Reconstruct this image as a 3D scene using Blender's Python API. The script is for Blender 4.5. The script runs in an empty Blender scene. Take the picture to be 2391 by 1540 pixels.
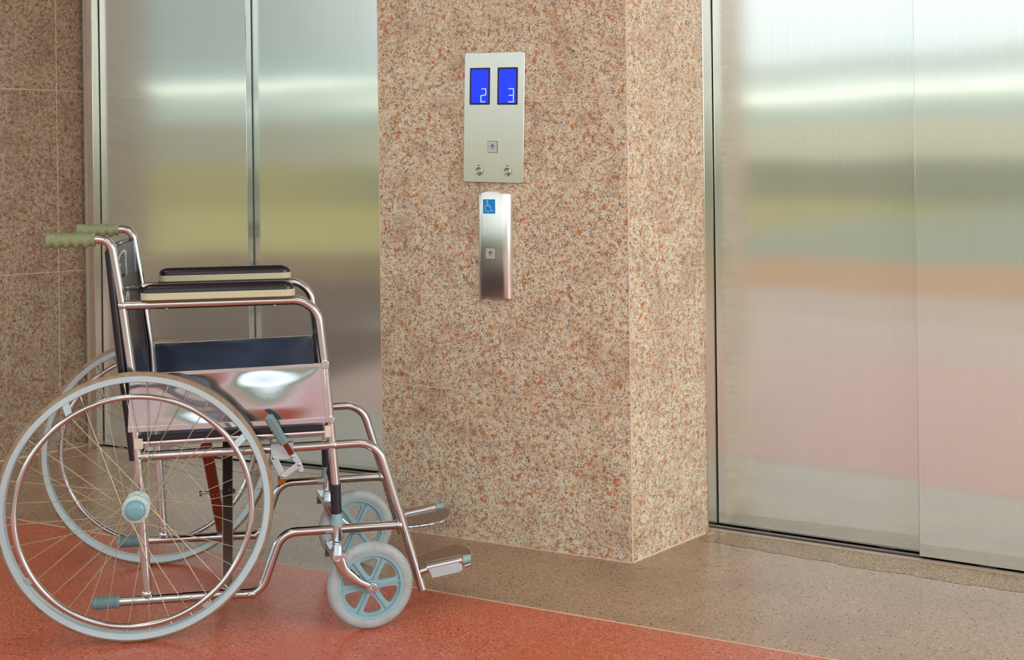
import bpy, math, random
from mathutils import Vector, Matrix, Quaternion
random.seed(4)
S = bpy.context.scene
COL = S.collection
PI = math.pi
R = math.radians

# ------------------------------------------------------------------ materials
def lin(c):
    return tuple(((v/255)/12.92 if v/255 <= .04045 else ((v/255+.055)/1.055)**2.4) for v in c)+(1,)

def mat(name, col, rough=.5, metal=0., emis=0., coat=0., spec=.5):
    m = bpy.data.materials.new(name); m.use_nodes = True
    b = m.node_tree.nodes['Principled BSDF']
    b.inputs['Base Color'].default_value = lin(col)
    b.inputs['Roughness'].default_value = rough
    b.inputs['Metallic'].default_value = metal
    b.inputs['Coat Weight'].default_value = coat
    b.inputs['Specular IOR Level'].default_value = spec
    if emis:
        b.inputs['Emission Color'].default_value = lin(col)
        b.inputs['Emission Strength'].default_value = emis
    return m

class NT:
    def __init__(s, m):
        s.t = m.node_tree; s.b = s.t.nodes['Principled BSDF']; s.L = s.t.links
        s.tc = s.t.nodes.new('ShaderNodeTexCoord')
    def n(s, typ, **k):
        x = s.t.nodes.new(typ)
        for a, v in k.items():
            if a.startswith('i_'): x.inputs[a[2:].replace('_', ' ')].default_value = v
            else: setattr(x, a, v)
        return x
    def l(s, a, b): s.L.new(a, b)
    def mapping(s, sc, rot=(0,0,0)):
        m = s.n('ShaderNodeMapping'); m.inputs['Scale'].default_value = sc; m.inputs['Rotation'].default_value = rot
        s.l(s.tc.outputs['Object'], m.inputs['Vector']); return m.outputs[0]
    def ramp(s, fac, stops, interp='LINEAR'):
        r = s.n('ShaderNodeValToRGB'); r.color_ramp.interpolation = interp
        el = r.color_ramp.elements
        while len(el) > 1: el.remove(el[-1])
        el[0].position = stops[0][0]; el[0].color = lin(stops[0][1])
        for p, c in stops[1:]:
            e = el.new(p); e.color = lin(c)
        s.l(fac, r.inputs[0]); return r.outputs[0]
    def mix(s, a, b, f, mode='MIX'):
        m = s.n('ShaderNodeMix', data_type='RGBA', blend_type=mode)
        for v, i in ((a, 6), (b, 7)):
            if isinstance(v, tuple): m.inputs[i].default_value = v
            else: s.l(v, m.inputs[i])
        if isinstance(f, float): m.inputs[0].default_value = f
        else: s.l(f, m.inputs[0])
        return m.outputs[2]
    def mask(s, val, lo, hi):
        r = s.n('ShaderNodeMapRange'); r.inputs[1].default_value = lo; r.inputs[2].default_value = hi
        s.l(val, r.inputs[0]); return r.outputs[0]
    def bump(s, h, strength, dist=.001):
        b = s.n('ShaderNodeBump'); b.inputs['Strength'].default_value = strength; b.inputs['Distance'].default_value = dist
        s.l(h, b.inputs['Height']); s.l(b.outputs[0], s.b.inputs['Normal'])

def granite(name, dark=1.0):
    m = mat(name, (200,165,135), .34)
    t = NT(m)
    # warp coordinates so that grains are irregular
    v = t.mapping((1,1,1))
    nz = t.n('ShaderNodeTexNoise', i_Scale=170., i_Detail=3.); t.l(v, nz.inputs['Vector'])
    add = t.n('ShaderNodeVectorMath', operation='MULTIPLY_ADD')
    add.inputs[1].default_value = (.007,.007,.007); t.l(nz.outputs['Color'], add.inputs[0]); t.l(v, add.inputs[2])
    w = add.outputs[0]
    vo = t.n('ShaderNodeTexVoronoi', i_Scale=370.); t.l(w, vo.inputs['Vector'])
    sep = t.n('ShaderNodeSeparateColor'); t.l(vo.outputs['Color'], sep.inputs[0])
    nf = t.n('ShaderNodeTexNoise', i_Scale=100., i_Detail=4., i_Roughness=.6); t.l(v, nf.inputs['Vector'])
    mx = t.n('ShaderNodeMath', operation='MULTIPLY_ADD'); mx.inputs[1].default_value = .34
    t.l(sep.outputs[0], mx.inputs[0]); t.l(nf.outputs[0], mx.inputs[2])
    grain = t.ramp(mx.outputs[0], [(.40,(168,130,102)),(.52,(206,168,134)),(.61,(224,198,164)),(.70,(234,227,200)),(.86,(226,232,216))])
    # rust / orange blooms
    n2 = t.n('ShaderNodeTexNoise', i_Scale=62., i_Detail=3., i_Roughness=.6); t.l(v, n2.inputs['Vector'])
    c = t.mix(grain, lin((200,124,60)), t.mask(n2.outputs[0], .555, .67))
    # broad tone patches: grey and brown
    n3 = t.n('ShaderNodeTexNoise', i_Scale=11., i_Detail=3.); t.l(v, n3.inputs['Vector'])
    c = t.mix(c, lin((182,146,120)), t.mask(n3.outputs[0], .46, .95))
    # small dark mica specks
    v2 = t.n('ShaderNodeTexVoronoi', i_Scale=520.); t.l(w, v2.inputs['Vector'])
    sp = t.n('ShaderNodeSeparateColor'); t.l(v2.outputs['Color'], sp.inputs[0])
    n4 = t.n('ShaderNodeTexNoise', i_Scale=60., i_Detail=2.); t.l(v, n4.inputs['Vector'])
    ad = t.n('ShaderNodeMath', operation='MULTIPLY_ADD'); ad.inputs[1].default_value = .9
    t.l(n4.outputs[0], ad.inputs[0]); t.l(sp.outputs[1], ad.inputs[2])
    c = t.mix(c, lin((92,88,90)), t.mask(ad.outputs[0], 1.27, 1.35))
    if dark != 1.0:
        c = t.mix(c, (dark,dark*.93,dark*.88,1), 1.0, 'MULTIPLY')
    t.l(c, t.b.inputs['Base Color'])
    return m

def terrazzo(name, stops, speck, rough, cracks=True):
    m = mat(name, stops[0][1], rough)
    t = NT(m); v = t.mapping((1,1,1))
    vo = t.n('ShaderNodeTexVoronoi', i_Scale=360.); t.l(v, vo.inputs['Vector'])
    sp = t.n('ShaderNodeSeparateColor'); t.l(vo.outputs['Color'], sp.inputs[0])
    c = t.ramp(sp.outputs[0], stops, 'LINEAR')
    n3 = t.n('ShaderNodeTexNoise', i_Scale=3.5, i_Detail=5.); t.l(v, n3.inputs['Vector'])
    c = t.mix(c, lin(speck[1]), t.mask(n3.outputs[0], .45, .85))
    v2 = t.n('ShaderNodeTexVoronoi', i_Scale=110.); t.l(v, v2.inputs['Vector'])
    s2 = t.n('ShaderNodeSeparateColor'); t.l(v2.outputs['Color'], s2.inputs[0])
    d = t.mask(v2.outputs['Distance'], .38, .30)
    g = t.mask(s2.outputs[0], .90, .91)
    mu = t.n('ShaderNodeMath', operation='MULTIPLY'); t.l(d, mu.inputs[0]); t.l(g, mu.inputs[1])
    c = t.mix(c, lin(speck[0]), mu.outputs[0])
    if cracks:
        wv = t.n('ShaderNodeTexVoronoi', feature='DISTANCE_TO_EDGE', i_Scale=1.7)
        nz = t.n('ShaderNodeTexNoise', i_Scale=5., i_Detail=4.); t.l(v, nz.inputs['Vector'])
        add = t.n('ShaderNodeVectorMath', operation='MULTIPLY_ADD'); add.inputs[1].default_value = (.35,.35,.35)
        t.l(nz.outputs['Color'], add.inputs[0]); t.l(v, add.inputs[2]); t.l(add.outputs[0], wv.inputs['Vector'])
        ck = t.mask(wv.outputs['Distance'], .0035, .0)
        m2 = t.n('ShaderNodeMath', operation='MULTIPLY'); m2.inputs[1].default_value = .45
        t.l(ck, m2.inputs[0])
        c = t.mix(c, lin((110,80,62)), m2.outputs[0])
    t.l(c, t.b.inputs['Base Color'])
    return m

def brushed(name, col, rough=.2, aniso=.85, streak=1.0, wavy=.0, rot=0.0):
    m = mat(name, col, rough, 1.0)
    t = NT(m)
    t.b.inputs['Anisotropic'].default_value = aniso
    t.b.inputs['Anisotropic Rotation'].default_value = rot
    tg = t.n('ShaderNodeTangent', direction_type='RADIAL', axis='Z'); t.l(tg.outputs[0], t.b.inputs['Tangent'])
    n = t.n('ShaderNodeTexNoise', i_Scale=1., i_Detail=3., i_Roughness=.7); t.l(t.mapping((330,330,3.)), n.inputs['Vector'])
    c = t.mix(lin(col), lin(tuple(v*.972 for v in col)), t.mask(n.outputs[0], .35, .75))
    if streak: t.l(c, t.b.inputs['Base Color'])
    if wavy:
        w = t.n('ShaderNodeTexNoise', i_Scale=1., i_Detail=1.); t.l(t.mapping((2.2,2.2,1.1)), w.inputs['Vector'])
        t.bump(w.outputs[0], 1.0, wavy)
    return m

def chrome_mat(name, col, rough, rust=.0):
    m = mat(name, col, rough, 1.0)
    t = NT(m)
    n = t.n('ShaderNodeTexNoise', i_Scale=28., i_Detail=5., i_Roughness=.65); t.l(t.mapping((1,1,1)), n.inputs['Vector'])
    k = t.mask(n.outputs[0], .60, .78)
    c = t.mix(lin(col), lin((150,98,52)), t.mask(n.outputs[0], .64-rust, .86-rust))
    t.l(c, t.b.inputs['Base Color'])
    r = t.n('ShaderNodeMapRange'); r.inputs[3].default_value = rough; r.inputs[4].default_value = rough+.25
    t.l(k, r.inputs[0]); t.l(r.outputs[0], t.b.inputs['Roughness'])
    return m

def rubber(name, col, dirt, rough=.6, sc=60):
    m = mat(name, col, rough); t = NT(m)
    n = t.n('ShaderNodeTexNoise', i_Scale=float(sc), i_Detail=4., i_Roughness=.7); t.l(t.mapping((1,1,1)), n.inputs['Vector'])
    t.l(t.mix(lin(col), lin(dirt), t.mask(n.outputs[0], .45, .72)), t.b.inputs['Base Color'])
    return m

M = {}
M['granite'] = granite('granite')
M['granite_brown'] = granite('brown granite', .64)  # same granite, the alcove's shade multiplied into its colour
M['grout'] = mat('grout', (226,206,182), .8)
M['grey_floor'] = terrazzo('grey terrazzo', [(0,(136,110,88)),(.35,(166,138,112)),(.7,(180,154,128)),(1,(204,180,150))], ((112,70,52),(150,124,102)), .25)
M['red_floor'] = terrazzo('red terrazzo', [(0,(162,76,52)),(.35,(198,100,70)),(.7,(210,114,84)),(1,(232,160,126))], ((140,58,38),(200,88,56)), .28, False)
M['rough_floor'] = terrazzo('coarse terrazzo', [(0,(104,82,58)),(.3,(144,118,88)),(.7,(170,146,112)),(1,(220,200,164))], ((100,72,48),(140,112,80)), .38, False)
M['brown_floor'] = mat('brown tile', (98,66,38), .75, spec=.15)  # unseen floor added to darken the left doors' reflection
M['ceiling'] = mat('ceiling paint', (216,214,208), .8)
M['hall_floor_outer'] = mat('worn hall terrazzo', (190,146,120), .4)  # unseen floor, tone chosen for the brown band mirrored in the doors
M['brown_paving'] = mat('brown paving', (134,104,66), .85, spec=.1)  # unseen paving, darkened to brown what the left doors mirror
M['dry_grass'] = mat('dry grass', (176,158,84), .9)
M['pale_block'] = mat('pale block', (176,190,192), .8)
M['hall_floor'] = mat('hall terrazzo', (200,154,132), .35)
M['tan_floor'] = mat('sunlit paving', (200,142,90), .7)  # sunlit warmth is put into the colour
M['grass'] = mat('grass', (150,154,128), .9)
M['facade'] = mat('facade render', (232,226,204), .8)
M['facade_blue'] = mat('facade upper band', (196,210,212), .8)
M['strip_lamp'] = mat('strip lamp', (255,252,240), .5, emis=1.9)  # added glow that makes the bright line mirrored in the doors
M['fascia'] = mat('pale fascia', (226,234,234), .7)
M['hedge'] = mat('grey green wall', (148,152,128), .9)
M['olive_wall'] = mat('olive wall', (184,172,116), .9)
M['grey_wall'] = mat('grey beige wall', (176,172,156), .9)
M['white_paint'] = mat('white paint', (250,250,248), .6)
M['steel_door'] = brushed('brushed steel door', (224,232,226), .115, 1.0, 1., .0022, 0.)
M['steel_door'].node_tree.nodes['Principled BSDF'].inputs['Metallic'].default_value = .78
M['steel_plate'] = brushed('brushed steel plate', (226,228,222), .28, .6, 1., 0, 0.)
M['steel_frame'] = brushed('steel jamb', (232,226,214), .2, .6, 1., 0, 0.)
M['sill'] = mat('sill metal', (206,194,180), .4, .5)
M['dark_gap'] = mat('dark gap', (16,20,24), .5)
M['chrome'] = chrome_mat('worn chrome', (206,211,214), .13)
M['chrome_rust'] = chrome_mat('rusty chrome', (204,207,208), .15, .02)
M['brown_steel'] = mat('dull brown steel', (150,96,80), .32, .9)
M['alu'] = mat('aluminium rim', (198,226,234), .32, .25)
M['dark_steel'] = mat('tarnished steel', (176,168,160), .4, 1.)
M['spoke'] = mat('spoke metal', (184,176,144), .42, .6)
M['tyre'] = rubber('grey brown tyre', (158,140,116), (128,106,80), .65, 40)
M['caster_tyre'] = rubber('pale grey tyre', (168,184,188), (160,162,154), .5, 30)
M['teal'] = rubber('pale teal plastic', (146,184,192), (138,172,180), .38, 8)
M['teal_grip'] = mat('grey teal plastic', (118,146,150), .42)
M['hub_white'] = mat('pale hub plastic', (196,218,218), .35)
M['hubcap'] = mat('teal hub cap', (116,174,184), .28, coat=.4)
M['sage'] = mat('sage green rubber', (134,146,110), .42)
M['sage_pale'] = mat('pale sage plastic', (204,204,170), .42)
M['vinyl'] = mat('black vinyl', (18,13,28), .34, coat=.2)
M['black_plastic'] = mat('black plastic', (34,28,48), .38)
M['nylon'] = mat('cream nylon', (224,218,196), .5)
M['zinc'] = mat('zinc plate', (194,214,222), .34, .35)
M['rust'] = mat('rusty pad', (150,92,28), .4, .5)
M['bolt'] = mat('bolt metal', (200,204,206), .25, 1.)
m = M['mirror'] = mat('polished aluminium', (206,212,222), .12, 1.)
t = NT(m); n = t.n('ShaderNodeTexNoise', i_Scale=1., i_Detail=1.); t.l(t.mapping((60,60,60)), n.inputs['Vector']); t.bump(n.outputs[0], .5, .0002)
M['mirror_dull'] = mat('tarnished aluminium', (128,146,172), .2, 1.)  # same metal as the near guard, dark reflection put into the colour
m = M['plate_foot'] = mat('ribbed foot plate', (168,146,128), .3, .85)
m = M['quilt'] = mat('ribbed black vinyl', (26,26,38), .30, coat=.3)
t = NT(m); w = t.n('ShaderNodeTexWave', bands_direction='Y', i_Scale=26.); t.l(t.mapping((1,1,1)), w.inputs['Vector']); t.bump(w.outputs['Fac'], .7, .003)
M['screen'] = mat('blue screen', (0,40,255), .25, emis=.72)
M['digit'] = mat('white digit', (150,196,240), .4, emis=.65)
M['bezel'] = mat('black bezel', (8,6,30), .2)
M['blue_sign'] = mat('sign blue', (10,150,240), .4)
M['sign_white'] = mat('sign line', (206,238,240), .4)
M['arrow_blue'] = mat('arrow blue', (22,30,140), .4)
M['button'] = mat('button steel', (208,208,198), .35, .4)
M['button_edge'] = mat('button groove', (92,74,62), .5)

# ------------------------------------------------------------------ mesh builder
class MB:
    def __init__(s): s.v = []; s.f = []
    def add(s, vs, fs):
        o = len(s.v); s.v += [Vector(p) for p in vs]; s.f += [tuple(i+o for i in f) for f in fs]
    def box(s, lo, hi, mtx=None):
        x0,y0,z0 = lo; x1,y1,z1 = hi
        vs = [Vector(p) for p in ((x0,y0,z0),(x1,y0,z0),(x1,y1,z0),(x0,y1,z0),(x0,y0,z1),(x1,y0,z1),(x1,y1,z1),(x0,y1,z1))]
        if mtx: vs = [mtx @ p for p in vs]
        s.add(vs, [(0,3,2,1),(4,5,6,7),(0,1,5,4),(1,2,6,5),(2,3,7,6),(3,0,4,7)])
    def bar(s, a, b, w, h, up=(0,0,1)):
        a = Vector(a); b = Vector(b); d = (b-a); L = d.length; d.normalize()
        u = Vector(up); sd = d.cross(u).normalized(); u = sd.cross(d).normalized()
        mt = Matrix((( d.x,sd.x,u.x,a.x),(d.y,sd.y,u.y,a.y),(d.z,sd.z,u.z,a.z),(0,0,0,1)))
        s.box((0,-w/2,-h/2),(L,w/2,h/2), mt)
    def prism(s, poly, f, h0, h1):
        "poly 2D points; f(u,v,h)->3D"
        n = len(poly)
        vs = [f(u,v,h0) for u,v in poly]+[f(u,v,h1) for u,v in poly]
        fs = [tuple(range(n-1,-1,-1)), tuple(range(n,2*n))]
        fs += [(i,(i+1)%n,(i+1)%n+n,i+n) for i in range(n)]
        s.add(vs, fs)
    def tube(s, pts, r, n=16, closed=False, caps=True):
        P = [Vector(p) for p in pts]; m = len(P)
        rr = r if isinstance(r,(list,tuple)) else [r]*m
        T = []
        for i in range(m):
            a = P[(i-1)%m] if (closed or i) else P[0]
            b = P[(i+1)%m] if (closed or i < m-1) else P[-1]
            T.append((b-a).normalized())
        ref = Vector((0,1,0)) if abs(T[0].y) < .9 else Vector((1,0,0))
        N = (ref - T[0]*ref.dot(T[0])).normalized()
        vs = []
        for i in range(m):
            if i:
                q = T[i-1].rotation_difference(T[i]); N = q @ N
                N = (N - T[i]*N.dot(T[i])).normalized()
            B = T[i].cross(N)
            for k in range(n):
                a = 2*PI*k/n; vs.append(P[i] + (N*math.cos(a)+B*math.sin(a))*rr[i])
        fs = []
        for i in range(m if closed else m-1):
            j = (i+1)%m
            for k in range(n):
                l = (k+1)%n; fs.append((i*n+k, i*n+l, j*n+l, j*n+k))
        if caps and not closed:
            fs.append(tuple(range(n-1,-1,-1))); fs.append(tuple((m-1)*n+k for k in range(n)))
        s.add(vs, fs)
    def revolve(s, prof, c, axis, n=96, closed=True):
        "prof [(radius, axial)], around axis through c"
        c = Vector(c); ax = Vector(axis).normalized()
        u = Vector((1,0,0)) if abs(ax.x) < .9 else Vector((0,0,1))
        u = (u - ax*u.dot(ax)).normalized(); w = ax.cross(u)
        m = len(prof); vs = []
        for k in range(n):
            a = 2*PI*k/n; d = u*math.cos(a)+w*math.sin(a)
            for r_, y_ in prof: vs.append(c + d*r_ + ax*y_)
        fs = []
        for k in range(n):
            l = (k+1)%n
            for i in range(m if closed else m-1):
                j = (i+1)%m; fs.append((k*m+i, k*m+j, l*m+j, l*m+i))
        s.add(vs, fs)
    def sphere(s, c, r, n=12, sc=(1,1,1)):
        c = Vector(c); vs = []; fs = []
        for i in range(1,n):
            t = PI*i/n
            for k in range(2*n):
                p = PI*k/n; vs.append(c+Vector((r*sc[0]*math.sin(t)*math.cos(p), r*sc[1]*math.sin(t)*math.sin(p), r*sc[2]*math.cos(t))))
        for i in range(n-2):
            for k in range(2*n):
                l = (k+1)%(2*n); fs.append((i*2*n+k,(i+1)*2*n+k,(i+1)*2*n+l,i*2*n+l))
        a = len(vs); vs += [c+Vector((0,0,r*sc[2])), c-Vector((0,0,r*sc[2]))]
        for k in range(2*n):
            l = (k+1)%(2*n); fs.append((a,k,l)); fs.append((a+1,(n-2)*2*n+l,(n-2)*2*n+k))
        s.add(vs, fs)
    def build(s, name, material, parent=None, bevel=0, angle=35, seg=2):
        me = bpy.data.meshes.new(name); me.from_pydata([tuple(v) for v in s.v], [], s.f); me.update()
        import bmesh
        bm = bmesh.new(); bm.from_mesh(me); bmesh.ops.remove_doubles(bm, verts=bm.verts, dist=1e-6)
        bmesh.ops.recalc_face_normals(bm, faces=bm.faces); bm.to_mesh(me); bm.free()
        me.materials.append(M[material] if isinstance(material,str) else material)
        for p in me.polygons: p.use_smooth = True
        me.set_sharp_from_angle(angle=R(angle))
        o = bpy.data.objects.new(name, me); COL.objects.link(o)
        if parent: o.parent = parent
        if bevel:
            b = o.modifiers.new('Bevel','BEVEL'); b.width = bevel; b.segments = seg; b.limit_method = 'ANGLE'; b.harden_normals = False
        return o

def structure(o): o['kind'] = 'structure'; return o
def empty(name, mtx, label=None, cat=None):
    o = bpy.data.objects.new(name, None); COL.objects.link(o); o.matrix_world = mtx; o.empty_display_size = .1
    if label: o['label'] = label; o['category'] = cat
    return o

def fillet(pts, rads, n=8):
    "round the corners of a polyline"
    P = [Vector(p) for p in pts]; out = [P[0]]
    for i in range(1, len(P)-1):
        r = rads[i-1] if isinstance(rads,(list,tuple)) else rads
        a, b, c = P[i-1], P[i], P[i+1]
        d1 = (a-b).normalized(); d2 = (c-b).normalized()
        ang = d1.angle(d2)
        if r <= 0 or ang > PI-.02: out.append(b); continue
        t = min(r/math.tan(ang/2), (a-b).length*.49, (c-b).length*.49); r2 = t*math.tan(ang/2)
        ctr = b+(d1+d2).normalized()*(r2/math.sin(ang/2))
        s0 = (b+d1*t)-ctr; s1 = (b+d2*t)-ctr; tot = s0.angle(s1); axq = s0.cross(s1).normalized()
        for k in range(n+1): out.append(ctr + Quaternion(axq, tot*k/n) @ s0)
    out.append(P[-1]); return out

# ------------------------------------------------------------------ the setting
def e_n(a, b):
    e = (Vector(b)-Vector(a)).normalized(); return e, Vector((-e.y, e.x))     # along, into the wall (away from viewer)
PLf = Vector((-.394,3.747)); PCf = Vector((.307,3.379)); PRf = Vector((.542,3.642))
TOP = 2.75
def wallf(A, B):
    e, n = e_n(A, B)
    def f(a, z, d=0.): p = A + e*a - n*d; return Vector((p.x, p.y, z))       # d = towards the viewer
    return f
def mtx_wall(A, B, a, z):
    e, n = e_n(A, B); p = A+e*a
    return Matrix(((e.x,n.x,0,p.x),(e.y,n.y,0,p.y),(0,0,1,z),(0,0,0,1)))

# central granite pier
mb = MB(); poly = [PLf, PCf, PRf, Vector((.70,3.93)), Vector((.30,4.6)), Vector((.076,4.627))]
mb.prism([(p.x,p.y) for p in poly], lambda u,v,h: Vector((u,v,h)), 0, TOP)
wc = structure(mb.build('wall_center', 'granite'))
F = wallf(PLf, PCf)
def joint(mb, f, p, q, w=.0028, d=.0006):
    (a0,z0),(a1,z1) = p,q; t = Vector((a1-a0,z1-z0)).normalized(); nn = Vector((-t.y,t.x))*w/2
    c = [(a0-nn.x,z0-nn.y),(a1-nn.x,z1-nn.y),(a1+nn.x,z1+nn.y),(a0+nn.x,z0+nn.y)]
    mb.prism(c, lambda u,v,h: f(u,v,h), -.001, d)
mb = MB(); W1 = .7915
joint(mb, F, (0,.4294),(W1,.4148)); joint(mb, F, (0,1.271),(W1,1.229)); joint(mb, F, (.371,1.252),(.371,TOP)); joint(mb, F, (.2905,.423),(.291,0), .0018)
joint(mb, F, (.0015,0),(.0015,TOP), .002)
g = wallf(PCf, PRf); W2 = .353
joint(mb, g, (0,.605),(W2,.602)); joint(mb, g, (0,1.213),(W2,1.207)); joint(mb, g, (0,1.82),(W2,1.815)); joint(mb, g, (.245,.602),(.245,0),.0022); joint(mb, g, (.245,1.207),(.245,1.815),.0022)
joint(mb, g, (.002,0),(.002,TOP), .004, .0012)
joint(mb, g, (0,.002),(W2,.002), .006, .0012)
joint(mb, F, (0,.001),(W1,.001), .003, .0012)
mb.build('tile_joints', 'grout', wc)

# left granite pier (its side face and the face turned away to the left)
LA = Vector((-2.06,4.46)); LB = Vector((-1.653,4.898))
mb = MB(); mb.prism([(LA.x,LA.y),(LB.x,LB.y),(-1.60,5.6),(-3.6,6.2),(-4.2,5.6)], lambda u,v,h: Vector((u,v,h)), 0, TOP)
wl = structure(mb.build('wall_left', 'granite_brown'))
f = wallf(LA, LB); Lw = (LB-LA).length; o0 = Lw-.3465
mb = MB()
for z in (.683,1.371,2.06): joint(mb, f, (0,z),(Lw,z-.004))
joint(mb, f, (o0+.237,0),(o0+.237,TOP)); joint(mb, f, (0,.002),(Lw,.002), .006, .0012)
mb.build('tile_joints', 'grout', wl)

# elevator doors
def prof_box(mb, f, a0, a1, z0, z1, d0, d1):
    mb.prism([(a0,z0),(a1,z0),(a1,z1),(a0,z1)], lambda u,v,h: f(u,v,h), d0, d1)
def elevator(name, A, B, jamb, front, p1, p2, width, sill_front):
    """f(a, z, d): d>0 towards the lobby.  jamb=(outer a, inner a), front = jamb front d,
       p1=(a0,a1,d_front), p2 the same"""
    f = wallf(Vector(A), Vector(B)); H = 2.1
    mb = MB(); ja, jb = jamb
    prof_box(mb, f, ja, jb, 0, H+.05, -.14, front)
    prof_box(mb, f, width, width+.04, 0, H+.05, -.14, front)
    prof_box(mb, f, ja, width+.04, H, H+.05, -.14, front)
    root = structure(mb.build(name, 'steel_frame', bevel=.0012))
    mb = MB(); prof_box(mb, f, ja-.02, ja, 0, H, -.10, front-.004); mb.build('jamb_backing', 'sill', root)
    for (a0,a1,d) in (p1,p2):
        mb = MB(); prof_box(mb, f, a0, a1, .009, H-.002, d-.0325, d); mb.build('door_panel', 'steel_door', root, bevel=.0018)
    # sill with grooves
    mb = MB(); x = sill_front; prof_box(mb, f, jb-.0, width, -.02, .002, -.2, x)
    k = x
    while k > p1[2]-.03:
        prof_box(mb, f, jb, width, .002, .0032, k-.0045, k-.0008); k -= .0075
    mb.build('sill', 'sill', root)
    mb = MB()
    for d in (p1[2]-.012, p2[2]-.012): prof_box(mb, f, jb, width, .0022, .0040, d-.006, d+.009)
    mb.build('guide_slot', 'dark_gap', root)
    mb = MB(); prof_box(mb, f, jb-.03, width, 0, H, -.30, -.20); mb.build('shaft_back', 'dark_gap', root)
    # guide shoes under the panels
    mb = MB()
    for (a0,a1,d) in (p1,p2):
        for q in (.22,.80):
            c = a0+(a1-a0)*q; prof_box(mb, f, c-.022, c+.022, .0035, .010, d-.016, d-.004)
    mb.build('guide_shoe', 'black_plastic', root)
    # wall above the opening
    return root, f
d1, f1 = elevator('door_1', (-1.586,4.873), (-.578,4.397), (-.0215,.0045), .037, (.0078,.697,.0), (.66,1.50,-.037), 1.50, .040)
d2, f2 = elevator('door_2', (.578,3.668), (1.294,3.236), (-.0247,-.014), .0236, (-.0115,.60,-.046), (.572,1.36,-.011), 1.36, .004)
mb = MB()
prof_box(mb, f1, -.05, 1.54, 2.15, TOP, -.2, .045); prof_box(mb, f1, 1.54, 1.9, 0, TOP, -.2, .045)
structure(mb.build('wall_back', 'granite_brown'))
mb = MB()
prof_box(mb, f2, -.034, 1.40, 2.15, TOP, -.2, .005); prof_box(mb, f2, 1.40, 2.8, 0, TOP, -.2, .03)
structure(mb.build('wall_right', 'granite'))

# floors: grey terrazzo, red terrazzo, divider strip, coarse patch
Dl = Vector((.8835,-.4684))                 # direction of the red / grey border
D0 = Vector((-1.545,3.8895)); Dn = Vector((-Dl.y, Dl.x))    # Dn: towards the elevators
def fp(s_, t_): return D0 + Dl*s_ + Dn*t_
def slab(name, pts, z0, z1, m_):
    mb = MB(); mb.prism([(p[0],p[1]) for p in pts], lambda u,v,h: Vector((u,v,h)), z0, z1); return structure(mb.build(name, m_))
slab('floor', [fp(-9,0), fp(9,0), fp(9,5), fp(-9,5)], -.08, 0, 'grey_floor')
slab('floor_red', [fp(-.45,-2.5), fp(9,-2.5), fp(9,0), fp(-.45,0)], -.08, 0, 'red_floor')
slab('floor_hall', [fp(-1.2,-4.0), fp(12,-4.0), fp(12,-2.5), fp(-.45,-2.5), fp(-.45,-2.7), fp(-1.2,-2.7)], -.08, 0, 'hall_floor')
slab('floor_hall_outer', [fp(-1.2,-5.6), fp(12,-5.6), fp(12,-4.0), fp(-1.2,-4.0)], -.08, 0, 'hall_floor_outer')
slab('floor_brown', [fp(-9,-2.7), fp(-.45,-2.7), fp(-.45,0), fp(-9,0)], -.08, 0, 'brown_floor')
slab('floor_brown_outer', [fp(-9,-5.6), fp(-1.2,-5.6), fp(-1.2,-2.7), fp(-9,-2.7)], -.08, 0, 'brown_floor')
slab('ceiling', [fp(-9,-4.2), fp(9,-4.2), fp(9,5), fp(-9,5)], 2.9, 3.0, 'ceiling')
slab('trim_1', [fp(-9,-.0022), fp(9,-.0022), fp(9,.0022), fp(-9,.0022)], -.01, .0006, 'grout')
slab('floor_paving', [fp(-2.2,-8.6), fp(14,-8.6), fp(14,-5.6), fp(-2.2,-5.6)], -.08, 0, 'tan_floor')
slab('floor_paving_brown', [fp(-40,-8.6), fp(-2.2,-8.6), fp(-2.2,-5.6), fp(-40,-5.6)], -.08, 0, 'brown_paving')
slab('floor_lawn', [fp(-4,-60), fp(60,-60), fp(60,-8.6), fp(-4,-8.6)], -.08, -.01, 'grass')
slab('floor_lawn_dry', [fp(-80,-60), fp(-4,-60), fp(-4,-8.6), fp(-80,-8.6)], -.08, -.01, 'dry_grass')
# coarse strip of terrazzo along the right door, wavering edge
mb = MB(); top = []; bot = []
ww = Vector((.578,3.668)); we, wn = e_n((.578,3.668),(1.294,3.236))
N = 60
for i in range(N+1):
    a = .03+1.25*i/N
    wob = .0035*math.sin(i*1.3)+.003*math.sin(i*.57+1)+random.uniform(-.0015,.0015)
    wid = (.105+.028*min(1,a/.5))*min(1,(a+.01)/.06)
    p = ww+we*a-wn*.0045; q = ww+we*(a-.05)-wn*(wid+wob)
    top.append(p); bot.append(q)
for i in range(N):
    mb.add([(*top[i],.0006),(*top[i+1],.0006),(*bot[i+1],.0006),(*bot[i],.0006)], [(0,1,2,3)])
structure(mb.build('trim_2', 'rough_floor'))
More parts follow.
